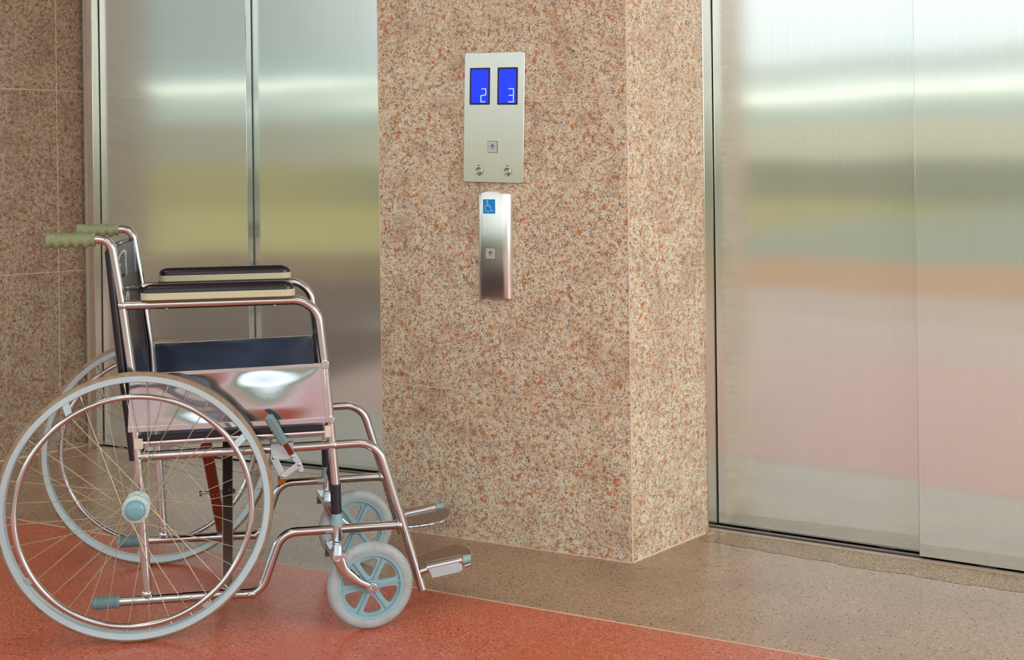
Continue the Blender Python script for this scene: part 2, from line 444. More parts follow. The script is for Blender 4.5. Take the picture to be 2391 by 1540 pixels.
# building across the courtyard that the steel doors mirror
def ledge(s0, s1, t0, t1, z0, z1, m_, name):
    return slab(name, [fp(s0,t0), fp(s1,t0), fp(s1,t1), fp(s0,t1)], z0, z1, m_)
ledge(-15, 50, -28.3,-28, 1.05, 2.05, 'facade', 'wall_courtyard')
ledge(-15, 50, -28.3,-27.9, -.05, 1.05, 'hedge', 'wall_courtyard_low')
ledge(-15, 50, -28.3,-28.02, 2.05, 2.74, 'facade_blue', 'trim_3')
ledge(-15, 50, -28.5,-27.7, 2.74, 2.82, 'strip_lamp', 'trim_4')
ledge(-15, 50, -28.3,-28, 2.82, 3.7, 'fascia', 'wall_fascia')  # added band dimming the mirrored sky above the bright line
ledge(-70, -15, -28.3,-27.9, -.05, 1.15, 'olive_wall', 'wall_side_low')
ledge(-70, -15, -28.3,-28, 1.15, 2.4, 'grey_wall', 'wall_side')
ledge(-70, -15, -28.3,-28.02, 2.4, 3.45, 'facade_blue', 'trim_10')
ledge(-70, -15, -28.5,-27.7, 3.45, 3.53, 'strip_lamp', 'trim_11')
slab('wall_side_upper', [fp(-70,-28), fp(-15,-28), fp(-15,-28.6), fp(-70,-28.6)], 3.53, 9, 'pale_block')  # unseen block added to dim the sky in the left doors
# ------------------------------------------------------------------ hall indicator panel
def pface(u, v, h): return Vector((u, -h, v))
def rrect(x0,z0,x1,z1,r,n=5):
    out = []
    for cx,cz,a0 in ((x1-r,z1-r,0),(x0+r,z1-r,90),(x0+r,z0+r,180),(x1-r,z0+r,270)):
        for k in range(n+1):
            a = R(a0+90*k/n); out.append((cx+r*math.cos(a), cz+r*math.sin(a)))
    return out
def stroke(mb, pts, w, h0, h1):
    for (x0,z0),(x1,z1) in zip(pts[:-1],pts[1:]):
        t = Vector((x1-x0,z1-z0)); 
        if t.length < 1e-7: continue
        t.normalize(); nn = Vector((-t.y,t.x))*w/2; t = t*w*.35
        mb.prism([(x0-nn.x-t.x,z0-nn.y-t.y),(x1-nn.x+t.x,z1-nn.y+t.y),(x1+nn.x+t.x,z1+nn.y+t.y),(x0+nn.x-t.x,z0+nn.y-t.y)], pface, h0, h1)

mt = mtx_wall(PLf, PCf, .3875, 1.0165) @ Matrix.Rotation(R(1.6),4,'Y')
panel = empty('elevator_indicator_panel', mt, 'tall brushed steel hall panel with two blue floor displays reading 2 and 3', 'elevator panel')
PW, PH = .0955, .3655
mb = MB(); mb.prism(rrect(-PW,0,PW,PH,.006), pface, -.004, .0085); mb.build('face_plate', 'steel_plate', panel, bevel=.0012)
def display(x0, x1, z0, z1, glyph):
    mb = MB(); mb.prism(rrect(x0,z0,x1,z1,.0025), pface, .008, .0092); bz = mb.build('display', 'bezel', panel)
    mb = MB(); mb.prism(rrect(x0+.0052,z0+.0052,x1-.0052,z1-.0052,.0008), pface, .009, .0096); mb.build('screen', 'screen', bz)
    mb = MB()
    gx, gz = x1-.0125, z0+.0082; gw, gh = -.0155, .0365     # right-aligned seven-segment glyph
    q = .0065*0
    if glyph == '2':
        pts = [(gx+gw+.002,gz+gh),(gx,gz+gh),(gx,gz+gh/2+.001),(gx+gw,gz+gh/2-.001),(gx+gw,gz),(gx-.002,gz)]
        stroke(mb, pts, .0029, .0095, .0101)
    else:
        stroke(mb, [(gx+gw,gz+gh),(gx,gz+gh),(gx,gz),(gx+gw,gz)], .0029, .0095, .0101)
        stroke(mb, [(gx+gw+.002,gz+gh/2),(gx,gz+gh/2)], .0029, .0095, .0101)
    mb.build('digit', 'digit', bz)
display(-.0775,-.0125, .2185,.3225, '2')
display(.0115,.0755, .2180,.3225, '3')
def up_button(parent, cx, cz, w, h, hh, y0):
    mb = MB(); mb.prism(rrect(cx-w/2,cz-h/2,cx+w/2,cz+h/2,.0012), pface, y0-.003, y0+.0006); b = mb.build('call_button', 'button_edge', parent)
    mb = MB(); mb.prism(rrect(cx-w/2+.0012,cz-h/2+.0012,cx+w/2-.0012,cz+h/2-.0012,.0008), pface, y0-.001, y0+.0014); mb.build('button_cap', 'button', b)
    mb = MB(); a = hh
    stroke(mb, [(cx,cz-a*.75),(cx,cz+a*.8)], .0018, y0+.0012, y0+.0018)
    stroke(mb, [(cx-a*.8,cz+a*.05),(cx,cz+a*.85),(cx+a*.8,cz+a*.05)], .0018, y0+.0012, y0+.0018)
    mb.build('up_arrow', 'arrow_blue', b)
up_button(panel, -.0015, .100, .0315, .0335, .0085, .0085)
for kx in (-.045,.0455):
    mb = MB(); mb.revolve([(.0005,.0),(.0118,.0),(.0118,.0015),(.0098,.0032),(.0085,.0026),(.0075,.0015),(.0005,.0015)], (kx,-.0083,.0305), (0,-1,0), 32, False); k_ = mb.build('key_switch', 'chrome', panel)
    mb = MB(); mb.revolve([(.0003,0),(.0055,0),(.0055,.0022),(.0042,.003),(.0036,.0022),(.0003,.0022)], (kx,-.0097,.0305), (0,-1,0), 24, False)
    mb.build('key_barrel', 'bolt', k_)
    mb = MB()
    for i in range(3): stroke(mb, [(kx-.004+i*.003,.0475),(kx-.0026+i*.003,.0475)], .0022, .0084, .0088)
    for i in range(4): stroke(mb, [(kx+.0145,.0375-i*.0032),(kx+.0145,.0359-i*.0032)], .0013, .0084, .0088)
    mb.build('key_marking', 'button_edge', k_)

# ------------------------------------------------------------------ accessible call plate
mt = mtx_wall(PLf, PCf, .3912, .6925) @ Matrix.Rotation(R(.2),4,'Y')
cp = empty('accessible_call_plate', mt, 'narrow bulging steel call plate with blue wheelchair sign and arrow button', 'call plate')
HW, CH = .0525, .290
mb = MB(); nx = 24; cols = []
for i in range(nx+1):
    u = -1+2*i/nx; x = HW*u
    # flat centre with rounded shoulders
    q = max(0,(abs(u)-.62)/.38); d = .022*math.sqrt(max(0,1-q**2.2))
    cols.append((x, max(d,.0015), CH + .0125*(1-u*u)))
vs = []; fs = []
for x,d,zt in cols:
    vs += [(x,.004,0),(x,-d*.93,0.0),(x,-d,.004),(x,-d,zt-.005),(x,-d*.9,zt),(x,.004,zt)]
for i in range(nx):
    for k in range(5): fs.append((i*6+k,(i+1)*6+k,(i+1)*6+k+1,i*6+k+1))
    fs.append((i*6+5,(i+1)*6+5,(i+1)*6,i*6))
fs.append(tuple(range(5,-1,-1))); fs.append(tuple(nx*6+k for k in range(6)))
mb.add(vs, fs); mb.build('plate_body', 'steel_plate', cp)
mb = MB(); mb.prism([(-.029,.2375),(.0095,.2375),(.0095,.2775),(-.029,.2775)], pface, .0215, .0226); sg = mb.build('wheelchair_sign', 'blue_sign', cp)
mb = MB(); cx, cz = -.0115, .2515
sx = -.0075
arc = [(-.0125+.0098*math.cos(R(a)), .2525+.0098*math.sin(R(a))) for a in range(110,331,12)]
stroke(mb, arc, .0014, .0225, .0229)
stroke(mb, [(-.0155,.2705),(-.0155,.2585),(-.0062,.2585),(-.0008,.2450),(.0045,.2455)], .0015, .0225, .0229)
stroke(mb, [(-.0152,.2635),(-.0082,.2635)], .0013, .0225, .0229)
mb.prism([(-.0155+.0022*math.cos(a*PI/6), .2727+.0022*math.sin(a*PI/6)) for a in range(12)], pface, .0225, .0229)
mb.build('wheelchair_symbol', 'sign_white', sg)
up_button(cp, -.0065, .126, .0325, .0325, .0068, .0215)

# ------------------------------------------------------------------ wheelchair
PHI = R(11)
wc = empty('wheelchair', Matrix.Translation((-.8612,2.8663,0)) @ Matrix.Rotation(PHI,4,'Z'),
           'empty chrome wheelchair with black seat and sage green grips on the red terrazzo', 'wheelchair')
TR = .0107
YN, YF = .045, .522
def P3(y, pts): return [Vector((x, y, z)) for x, z in pts]

def side_frame(y):
    mb = MB()
    # back post from the push handle down to the bottom tube
    mb.tube(fillet(P3(y,[(-.100,.909),(-.052,.907),(-.030,.765),(-.010,.605),(.0045,.36),(.0205,.083)]), [.045,.2,.3,.4,.1], 10), TR)
    # armrest tube into the front post
    mb.tube(fillet(P3(y,[(-.028,.7555),(.412,.7555),(.4290,.606),(.4400,.470),(.4520,.31),(.4525,.235)]), [.062,.2,.3,.3], 12), TR)
    # lower rail into leg rest tube
    mb.tube(fillet(P3(y,[(.004,.4080),(.300,.4092),(.549,.4123),(.603,.235),(.6543,.0535)]), [.3,.060,.5], 12), TR)
    # bottom tube with the S bend
    mb.tube(fillet(P3(y,[(-.050,.0790),(.150,.0772),(.275,.0730),(.325,.2115),(.603,.2120)]), [.5,.045,.05], 12), TR)
    # weld collars
    for x,z in ((-.028,.7555),(.018,.408),(.447,.4112),(.0195,.092),(.600,.212)):
        mb.sphere((x,y,z), .0128, 10)
    mb.tube(P3(y,[(.098,.0778),(.150,.0772)]), .0118)           # sleeve joint
    mb.tube(P3(y,[(.2,.0765),(.262,.0745)]), .0118)
    return mb.build('side_frame', 'chrome_rust' , wc)
for y in (YN, YF):
    fr = side_frame(y)
    s = -1 if y == YN else 1
    for x,z in ((.118,.0774),(.248,.0748),(.07,.7445),(.315,.7445)):
        mb = MB(); yy = y+s*.0105 if z < .5 else y
        mb.sphere((x,yy,z), .0042, 8); mb.build('rivet', 'bolt', fr)
# seat rails (separate tubes above the lower rails)
for y in (YN, YF):
    mb = MB(); mb.tube(P3(y,[(.012,.4385),(.4315,.4425)]), .0098); mb.build('seat_rail', 'chrome', wc)
    for x0,x1,z0,z1 in ((-.005,.015,.4265,.4515),(.427,.4415,.431,.4590)):
        mb = MB(); mb.box((x0,y-.0135,z0),(x1,y+.0135,z1)); mb.build('seat_clip', 'nylon', wc, bevel=.002)
# push handle grips
def grip(y):
    mb = MB(); n = 28; m = 96; vs = []; L = .106; x1 = -.0855; z = .9085
    for i in range(m+1):
        t = i/m; x = x1-L*t
        for k in range(n):
            a = 2*PI*k/n; up = math.sin(a)
            r = .0148
            if .02 < t < .80: r += .0005*(1 if (i%4) < 2 else -1)*max(0,up+.55)
            if t < .06: r = .0158
            dn = max(0,-up)
            r += dn*(.0030-.0030*math.cos((t-.1)/.8*2*PI*4))*(1 if .06 < t < .93 else .3)
            if t > .93: r += .0035*math.sin((t-.93)/.07*PI/2)*(.5+.6*dn)
            if t > .985: r *= .93
            vs.append((x, y+r*math.cos(a), z+r*math.sin(a)))
    fs = [(i*n+k,i*n+(k+1)%n,(i+1)*n+(k+1)%n,(i+1)*n+k) for i in range(m) for k in range(n)]
    fs.append(tuple(range(n))); fs.append(tuple(m*n+k for k in range(n-1,-1,-1)))
    mb.add(vs, fs); o = mb.build('hand_grip', 'sage', wc, angle=50); o['label'] = 'sage green ribbed rubber grip'
for y in (YN, YF): grip(y)
# armrests
def armrest(y):
    x0, x1 = .013, .3625
    z0 = .7668; th = .0165; hw = .026
    out = [(p[0], p[1]) for p in rrect(x0, y-hw, x1, y+hw, .024, 8)]
    mb = MB(); mb.prism(out, lambda u,v,h: Vector((u,v,h)), z0, z0+th); b = mb.build('armrest', 'sage_pale', wc, bevel=.002)
    b['label'] = 'pale sage armrest base'
    mb = MB(); vs = []; fs = []; rings = []
    cx, cy = (x0+x1)/2, y
    K = 9
    for j in range(K+1):
        a = j/K*PI/2; ins = (1-math.cos(a))*.021; h = math.sin(a)**.8*.0195
        rings.append([(p[0],p[1],z0+th+h) for p in rrect(x0+.002+ins*1.35, y-hw+.001+ins, x1-.002-ins*1.35, y+hw-.001-ins, max(.023-ins,.0015), 8)])
    n = len(rings[0])
    for r_ in rings: vs += r_
    for j in range(K):
        for k in range(n): fs.append((j*n+k,j*n+(k+1)%n,(j+1)*n+(k+1)%n,(j+1)*n+k))
    fs.append(tuple(K*n+k for k in range(n))); fs.append(tuple(range(n-1,-1,-1)))
    mb.add(vs, fs); mb.build('arm_pad', 'vinyl', b, angle=60)
for y in (YN, YF): armrest(y)
# polished side guards
def guard(y, s):
    mb = MB(); f = lambda u,v,h: Vector((u, y+s*h, v))
    q = [(-.0175,.4675),(.4395,.4675),(.4262,.6060),(-.012,.5985)]
    nx_, nz_ = 72, 28; vs = []; fs = []
    from mathutils import noise
    for lay in (0,1):
        for i in range(nx_+1):
            for j in range(nz_+1):
                a_, b_ = i/nx_, j/nz_
                x0_ = q[0][0]+(q[3][0]-q[0][0])*b_; x1_ = q[1][0]+(q[2][0]-q[1][0])*b_
                zb = .4675; zt = q[3][1]+(q[2][1]-q[3][1])*a_
                X = x0_+(x1_-x0_)*a_; Z = zb+(zt-zb)*b_
                win = min(1, min(a_,1-a_)*9, min(b_,1-b_)*3.2); win = win*win*(3-2*win)
                hgt = (1. if s < 0 else .25)*win*(.0175*noise.noise(Vector((X*6.5+1.1, Z*5+s*2, 4.7)))+.0015*(.5+.5*math.sin(a_*PI)))
                vs.append(f(X, Z, hgt + (-.0008 if lay else .0008)))
    W_ = nz_+1; A_ = (nx_+1)*W_
    for i in range(nx_):
        for j in range(nz_):
            fs.append((i*W_+j,i*W_+j+1,(i+1)*W_+j+1,(i+1)*W_+j)); fs.append((A_+i*W_+j,A_+(i+1)*W_+j,A_+(i+1)*W_+j+1,A_+i*W_+j+1))
    mb.add(vs, fs); g = mb.build('side_guard', 'mirror' if s < 0 else 'mirror_dull', wc)
    mb = MB()
    mb.prism([(-.012,.5905),(.427,.5985),(.4262,.6065),(-.012,.5990)], f, -.0020, .0032)
    mb.prism([(-.0175,.4670),(.4395,.4670),(.4390,.4790),(-.0175,.4790)], f, -.0020, .0030)
    mb.prism([(.4300,.4675),(.4400,.4675),(.4268,.6060),(.4168,.6060)], f, -.0020, .0036)
    mb.build('guard_edge', 'chrome', g, bevel=.0006)
    for lo,hi in (((.4205,y-.006,.594),(.4385,y+.014,.612)),((.4375,y-.006,.4640),(.4500,y+.014,.4800))):
        mb = MB(); mb.box(lo,hi); mb.build('guard_bracket', 'chrome', g, bevel=.0015)
    for x,z in ((.431,.602),(.4455,.4715)):
        mb = MB(); mb.sphere((x,y+s*-.008,z), .0042, 8); mb.build('guard_screw', 'bolt', g)
guard(.031, -1); guard(.536, 1)
# front post sleeves, caps, housings, casters
def caster(dy):
    y = YN+dy
    mb = MB(); mb.tube(P3(y,[(.4508,.318),(.4525,.249)]), .0127, 24); mb.build('post_sleeve', 'black_plastic', wc)
    mb = MB(); mb.revolve([(.0002,.0275),(.006,.0270),(.0105,.0235),(.0118,.018),(.0122,.0085),(.0145,.0075),(.0150,0),(.0150,-.006),(.0002,-.006)], (.4530,y,.2285), (0,0,1), 32, False)
    mb.build('stem_cap', 'teal', wc)
    mb = MB(); mb.tube([(.4535,y,.2245),(.4553,y,.189)], .0142, 24); mb.tube([(.4553,y,.1895),(.4554,y,.184)], .0118, 24); mb.build('caster_housing', 'chrome', wc)
    # fork
    yaw = R(6); hd = Vector((math.cos(yaw), math.sin(yaw), 0)); ax = Vector((math.sin(yaw), -math.cos(yaw), 0))   # ax: towards viewer
    C_ = Vector((.524,-.034+dy,.0995)); top = Vector((.4554,y,.185))
    fk = MB()
    # crown: block bridging the two arms
    h_in = (Vector((.4554,y,0))-C_).dot(ax)
    cr = C_-hd*.0735; cr.z = .1765
    e = Matrix(((hd.x,ax.x,0,cr.x),(hd.y,ax.y,0,cr.y),(0,0,1,cr.z),(0,0,0,1)))
    fk.box((-.0165,h_in-.012,-.006),(.0135,.0280,.0070), e)
    fk.box((-.0165,h_in-.012,-.030),(.0135,h_in-.006,.0070), e)
    for s_ in (1,-1):
        off = ax*(.0225*s_)
        a0 = Vector((cr.x,cr.y,.1740))+ax*(.0235 if s_ > 0 else -.0235)-hd*.001
        pts = [a0, C_+off-hd*.066+Vector((0,0,.048)), C_+off-hd*.034+Vector((0,0,.018)), C_+off]
        cv = fillet(pts, [.07,.07], 10)
        m_ = len(cv)
        # flattened tapered arm: loft of superellipse sections
        vs = []; fs = []; nn = 16
        for i,p in enumerate(cv):
            a = cv[max(i-1,0)]; b = cv[min(i+1,m_-1)]; T = (b-a).normalized(); sd = (ax - T*ax.dot(T)).normalized(); up = T.cross(sd)
            t = i/(m_-1); wdt = .0135*(1-t)+.0080*t; th = .0060*(1-t)+.0045*t
            for k in range(nn):
                g_ = 2*PI*k/nn; cs, sn = math.cos(g_), math.sin(g_)
                vs.append(p + up*wdt*(abs(cs)**.7)*(1 if cs >= 0 else -1) + sd*th*(abs(sn)**.7)*(1 if sn >= 0 else -1))
        fs = [(i*nn+k,i*nn+(k+1)%nn,(i+1)*nn+(k+1)%nn,(i+1)*nn+k) for i in range(m_-1) for k in range(nn)]
        fs.append(tuple(range(nn))); fs.append(tuple((m_-1)*nn+k for k in range(nn-1,-1,-1)))
        fk.add(vs, fs)
        fk.revolve([(.0002,-.0045),(.0115,-.0045),(.0125,-.003),(.0125,.003),(.0115,.0045),(.0002,.0045)], C_+off, ax, 28, False)
    fk.build('caster_fork', 'chrome', wc, bevel=.0015)
    # wheel
    def fl(u, v, h): return C_ + hd*u + Vector((0,0,1))*v + ax*h
    mb = MB(); rot0 = R(4)
    r0, r1, hh = .013, .0690, .0050
    def sector(k):
        b = rot0+R(30)+k*PI/3; cr_ = .043
        cx_, cz_ = cr_*math.cos(b), cr_*math.sin(b)
        # hole: rounded triangle in (radial, tangential) coordinates
        tri = [Vector((-.0275,0)), Vector((.0195,-.0262)), Vector((.0195,.0262))]
        def inhole(p):
            # signed distance to a rounded triangle with bowed outer side
            r_ = .0065; inset = []
            d = -1e9
            for i in range(3):
                a_, c_ = tri[i], tri[(i+1)%3]; t_ = (c_-a_).normalized(); nn_ = Vector((t_.y,-t_.x)); d = max(d, nn_.dot(p-a_))
            return d
        def hole_r(g_):
            # march out; rounding through smooth max of half planes
            dr = Vector((math.cos(g_), math.sin(g_))); lo, hi = 0., .04
            for _ in range(22):
                mid = (lo+hi)/2; p = dr*mid
                ds = []
                for i in range(3):
                    a_, c_ = tri[i], tri[(i+1)%3]; t_ = (c_-a_).normalized(); nn_ = Vector((t_.y,-t_.x)); ds.append(nn_.dot(p-a_))
                X = cr_+p.x; rad = math.hypot(X, p.y); ds[1] = rad-.0640
                kq = 230.; sm = math.log(sum(math.exp(kq*q) for q in ds))/kq
                if sm < 0: lo = mid
                else: hi = mid
            return lo
        def out_r(g_):
            dr = Vector((math.cos(g_), math.sin(g_))); lo, hi = 0., .09
            for _ in range(22):
                mid = (lo+hi)/2; X = cr_+dr.x*mid; Y_ = dr.y*mid
                rad = math.hypot(X,Y_); an = math.atan2(Y_,X)
                if r0 < rad < r1 and abs(an) < PI/6: lo = mid
                else: hi = mid
            return lo
        n_ = 72; vs = []; fs = []
        cb, sb = math.cos(b), math.sin(b)
        for i in range(n_):
            g_ = 2*PI*i/n_; dr = Vector((math.cos(g_), math.sin(g_)))
            for rr, hz in ((out_r(g_),hh),(hole_r(g_),hh),(hole_r(g_),-hh),(out_r(g_),-hh)):
                X = cr_+dr.x*rr; Y_ = dr.y*rr
                vs.append(fl(X*cb-Y_*sb, X*sb+Y_*cb, hz))
        for i in range(n_):
            j = (i+1)%n_
            for q in range(3): fs.append((i*4+q,i*4+q+1,j*4+q+1,j*4+q))
        mb.add(vs, fs)
    for k in range(6): sector(k)
    # raised ribs
    for k in range(6):
        b = rot0+k*PI/3; d_ = Vector((math.cos(b),math.sin(b))); t_ = Vector((-d_.y,d_.x))*.0011
        q = [d_*.012-t_, d_*.0715-t_, d_*.0715+t_, d_*.012+t_]
        mb.prism([(p.x,p.y) for p in q], fl, -.0095, .0095)
    mb.revolve([(.0002,-.0135),(.0125,-.0135),(.0145,-.0115),(.0145,.0115),(.0125,.0135),(.0002,.0135)], C_, ax, 32, False)
    mb.revolve([(.0670,-.0050),(.0700,-.0112),(.0785,-.0122),(.0785,.0122),(.0700,.0112),(.0670,.0050)], C_, ax, 72)
    w = mb.build('caster_wheel', 'teal', wc, angle=30)
    mb = MB(); pr = [(.0775,-.0128),(.081,-.0140)]
    for k in range(13):
        a = -PI/2+PI*k/12; pr.append((.0868+.0132*math.cos(a), .0142*math.sin(a)))
    pr += [(.081,.0140),(.0775,.0128)]
    mb.revolve(pr, C_, ax, 96); mb.build('tyre', 'caster_tyre', w, angle=40)
    mb = MB(); mb.tube([C_-ax*.034, C_+ax*.0335], .0038, 16); mb.revolve([(.0002,.0275),(.0085,.0275),(.0085,.0290),(.0062,.0292),(.0062,.0345),(.0050,.036),(.0002,.036)], C_, ax, 6, False); mb.build('axle_bolt', 'bolt', w)
caster(0); caster(YF-YN)

# rear wheels
def rear_wheel(yc, s, rot):
    C_ = Vector((.0030,yc,.305)); ax = Vector((0,s,0))       # ax points outboard
    mb = MB(); mb.revolve([(.2815,-.007),(.2835,-.0115),(.2960,-.0125),(.2965,-.0095),(.2900,-.004),(.2900,.004),(.2965,.0095),(.2960,.0125),(.2835,.0115),(.2815,.007)], C_, ax, 160)
    w = mb.build('rear_wheel', 'alu', wc, angle=25)
    pr = [(.2930,-.0098)]
    for k in range(15):
        a = -PI/2+PI*k/14; pr.append((.2960+.0090*math.cos(a), .0112*math.sin(a)))
    pr.append((.2930,.0098))
    mb = MB(); mb.revolve(pr, C_, ax, 160); mb.build('tyre', 'tyre', w, angle=40)
    mb = MB(); hr = .2555; pts = [C_+ax*.041+Vector((hr*math.cos(2*PI*k/144),0,hr*math.sin(2*PI*k/144))) for k in range(144)]
    mb.tube(pts, .0065, 16, closed=True); mb.build('hand_rim', 'chrome', w)
    for deg in (122,212,-56,31.6):
        a = R(deg)+rot; d = Vector((math.cos(a),0,math.sin(a)))
        mb = MB(); t_ = Vector((-d.z,0,d.x)); o_ = C_
        mb.bar(o_+d*.2835+ax*.006, o_+d*.261+ax*.038, .016, .0022, up=tuple(d)); mb.build('hand_rim_clip', 'hub_white', w, bevel=.0006)
    mb = MB()
    mb.revolve([(.0002,-.032),(.012,-.032),(.029,-.026),(.029,-.022),(.014,-.018),(.014,.018),(.0305,.022),(.0305,.0265),(.022,.030),(.0002,.030)], C_, ax, 40, False)
    h = mb.build('hub', 'hub_white', w)
    mb = MB()
    for k in range(18):
        a = 2*PI*k/18; mb.sphere(C_+Vector((.0268*math.cos(a),0,.0268*math.sin(a)))+ax*.0270, .0019, 5)
    hd_ = mb.build('spoke_heads', 'bolt', w); hd_['kind'] = 'stuff'
    mb = MB(); mb.revolve([(.0225,.028),(.0225,.036),(.0215,.0395),(.018,.0425),(.012,.0445),(.006,.0453),(.0002,.0456)], C_, ax, 40, False); mb.build('hub_cap', 'hubcap', w, angle=60)
    NS = 36
    for k in range(NS):
        a = 2*PI*(k+.5)/NS+rot; side = 1 if k%2 else -1
        dirn = 1 if (k//2)%2 else -1
        b = a+dirn*R(68)
        p0 = C_+Vector((.0265*math.cos(b),0,.0265*math.sin(b)))+ax*(.0245*side)
        p1 = C_+Vector((.2830*math.cos(a),0,.2830*math.sin(a)))+ax*(.002*side)
        pm = p1+(p0-p1).normalized()*.013
        mb = MB(); mb.tube([p0,pm], .0009, 6); mb.tube([pm,p1], .0016, 6); mb.build('spoke', 'spoke', w)
rear_wheel(0, -1, 0); rear_wheel(.567, 1, R(48))
for y0_,y1_ in ((.018,.056),(.511,.549)):
    mb = MB(); mb.tube([(.0035,y0_,.305),(.0035,y1_,.305)], .0105, 20); mb.box((-.012,min(y0_+.02,y0_+.02),.29),(.019,y0_+.032,.322)); mb.build('axle_mount', 'zinc', wc, bevel=.002)
# rear tips
for y in (YN, YF):
    mb = MB(); pr = [(.0002,-.103),(.008,-.1025),(.012,-.100),(.0142,-.095)]
    x = -.092
    while x < -.048:
        pr += [(.0148,x),(.0148,x+.0016),(.0139,x+.0020),(.0139,x+.0030)]; x += .0034
    pr += [(.0150,x),(.0150,x+.006),(.0002,x+.006)]
    mb.revolve(pr, (0,y,.0790), (1,0,0), 32, False); o = mb.build('rear_tip', 'teal_grip', wc, angle=25); o['label'] = 'ribbed grey teal rubber tip'

# cross brace under the seat
for nm,(xa,ya,za),(xb,yb,zb),mt_ in (('cross_brace',(.200,YN,.086),(.190,YF,.425),'dark_steel'),('cross_brace',(.155,YN+.004,.425),(.172,YF,.084),'brown_steel')):  # second brace: the red floor's reflection is put into its brown
    mb = MB(); a = Vector((xa,ya,za)); b = Vector((xb,yb,zb))
    mb.bar(a, b, .027, .010, up=(1,0,0)) if False else mb.bar(a, b, .011, .026, up=(1,0,0))
    o = mb.build(nm, mt_, wc, bevel=.0025)
mid = Vector((.18,.285,.2555))
mb = MB(); mb.tube([mid+Vector((-.052,0,0)), mid+Vector((.034,0,0))], .0035, 12)
for dx in (-.054,-.024,-.012,.016,.028): mb.tube([mid+Vector((dx,0,0)), mid+Vector((dx+.006,0,0))], .0085, 6)
mb.build('brace_bolt', 'bolt', wc)
for (x,y) in ((.20,YN),(.172,YF)):
    mb = MB(); mb.tube([(x-.03,y,.0775),(x+.03,y,.0765)], .0128, 20); mb.build('brace_sleeve', 'chrome', wc)

# seat
mb = MB(); nu, nv = 14, 10; vs = []; fs = []
for sgn in (1,-1):
    for i in range(nu+1):
        x = .006+.418*i/nu
        for j in range(nv+1):
            v = -1+2*j/nv; y = (YN+YF)/2 + v*(.2385+.0125); z = .4475+.004*i/nu - .010*(1-v*v)
            if sgn > 0: z += .0105
            else: z -= .0035
            vs.append((x,y,z))
W_ = nv+1; A_ = (nu+1)*W_
for i in range(nu):
    for j in range(nv):
        fs.append((i*W_+j,(i+1)*W_+j,(i+1)*W_+j+1,i*W_+j+1)); fs.append((A_+i*W_+j,A_+i*W_+j+1,A_+(i+1)*W_+j+1,A_+(i+1)*W_+j))
for i in range(nu):
    for j in (0,nv): fs.append((i*W_+j,(i+1)*W_+j,A_+(i+1)*W_+j,A_+i*W_+j))
for j in range(nv):
    for i in (0,nu): fs.append((i*W_+j,i*W_+j+1,A_+i*W_+j+1,A_+i*W_+j))
mb.add(vs, fs); so = mb.build('seat', 'vinyl', wc, bevel=.002)
# backrest: slung sheet, outer back skin and front skin
def px(z):      # back post x at height z
    return -.030+(.765-z)*.1045 if z < .765 else -.030-(z-.765)*.155*.6
def sheet(name, m_, off_edge, sag, z0, z1, th, y0, y1, parent, nu=30, nv=20, dip=0.):
    mb = MB(); vs = []; fs = []
    for layer in (0,1):
        for i in range(nv+1):
            t = i/nv
            for j in range(nu+1):
                u = j/nu; v = 2*u-1; y = y0+(y1-y0)*u
                z = z0+(z1-z0)*t - dip*(1-v*v)*t
                x = px(z)+off_edge - sag*(1-v**4)*(.6+.4*math.sin(PI*min(1,t*1.1))) - layer*th
                vs.append((x,y,z))
    W_ = nu+1; A_ = (nv+1)*W_
    for i in range(nv):
        for j in range(nu):
            fs.append((i*W_+j,i*W_+j+1,(i+1)*W_+j+1,(i+1)*W_+j)); fs.append((A_+i*W_+j,A_+(i+1)*W_+j,A_+(i+1)*W_+j+1,A_+i*W_+j+1))
    for i in range(nv):
        for j in (0,nu): fs.append((i*W_+j,(i+1)*W_+j,A_+(i+1)*W_+j,A_+i*W_+j))
    for j in range(nu):
        for i in (0,nv): fs.append((i*W_+j,i*W_+j+1,A_+i*W_+j+1,A_+i*W_+j))
    mb.add(vs, fs); return mb.build(name, m_, parent, angle=50)
bk = sheet('backrest', 'vinyl', -.012, .018, .425, .884, .010, YN-.004, YF+.004, wc)
sheet('front_skin', 'vinyl', -.004, .022, .735, .878, .004, YN+.006, YF-.006, bk)
sheet('ribbed_lumbar', 'quilt', -.002, .021, .46, .800, .006, YN+.055, YF-.055, bk)
mb = MB(); mb.prism([(.0+0,0),(.06,0),(.06,.010),(0,.010)], lambda u,v,h: Vector((px(.815+v)-.024-h*0, .19+u*1.0, .815+v)) + Vector((h,0,0)), 0, .002)
for y in (YN, YF):       # hem wrapped round the post
    mb = MB(); s_ = 1 if y == YN else -1
    mb.tube([Vector((px(z)-.016, y, z)) for z in [ .40+.02*i for i in range(25)]], .0088, 12)
    mb.build('back_hem', 'vinyl', bk, angle=60)
# calf flap of black vinyl at the front under the seat
mb = MB(); mb.prism([(.444,.400),(.447,.31),(.447,.285),(.430,.345)], lambda u,v,h: Vector((u,h,v)), YN+.008, YN+.012)
mb.build('vinyl_flap', 'vinyl', wc)

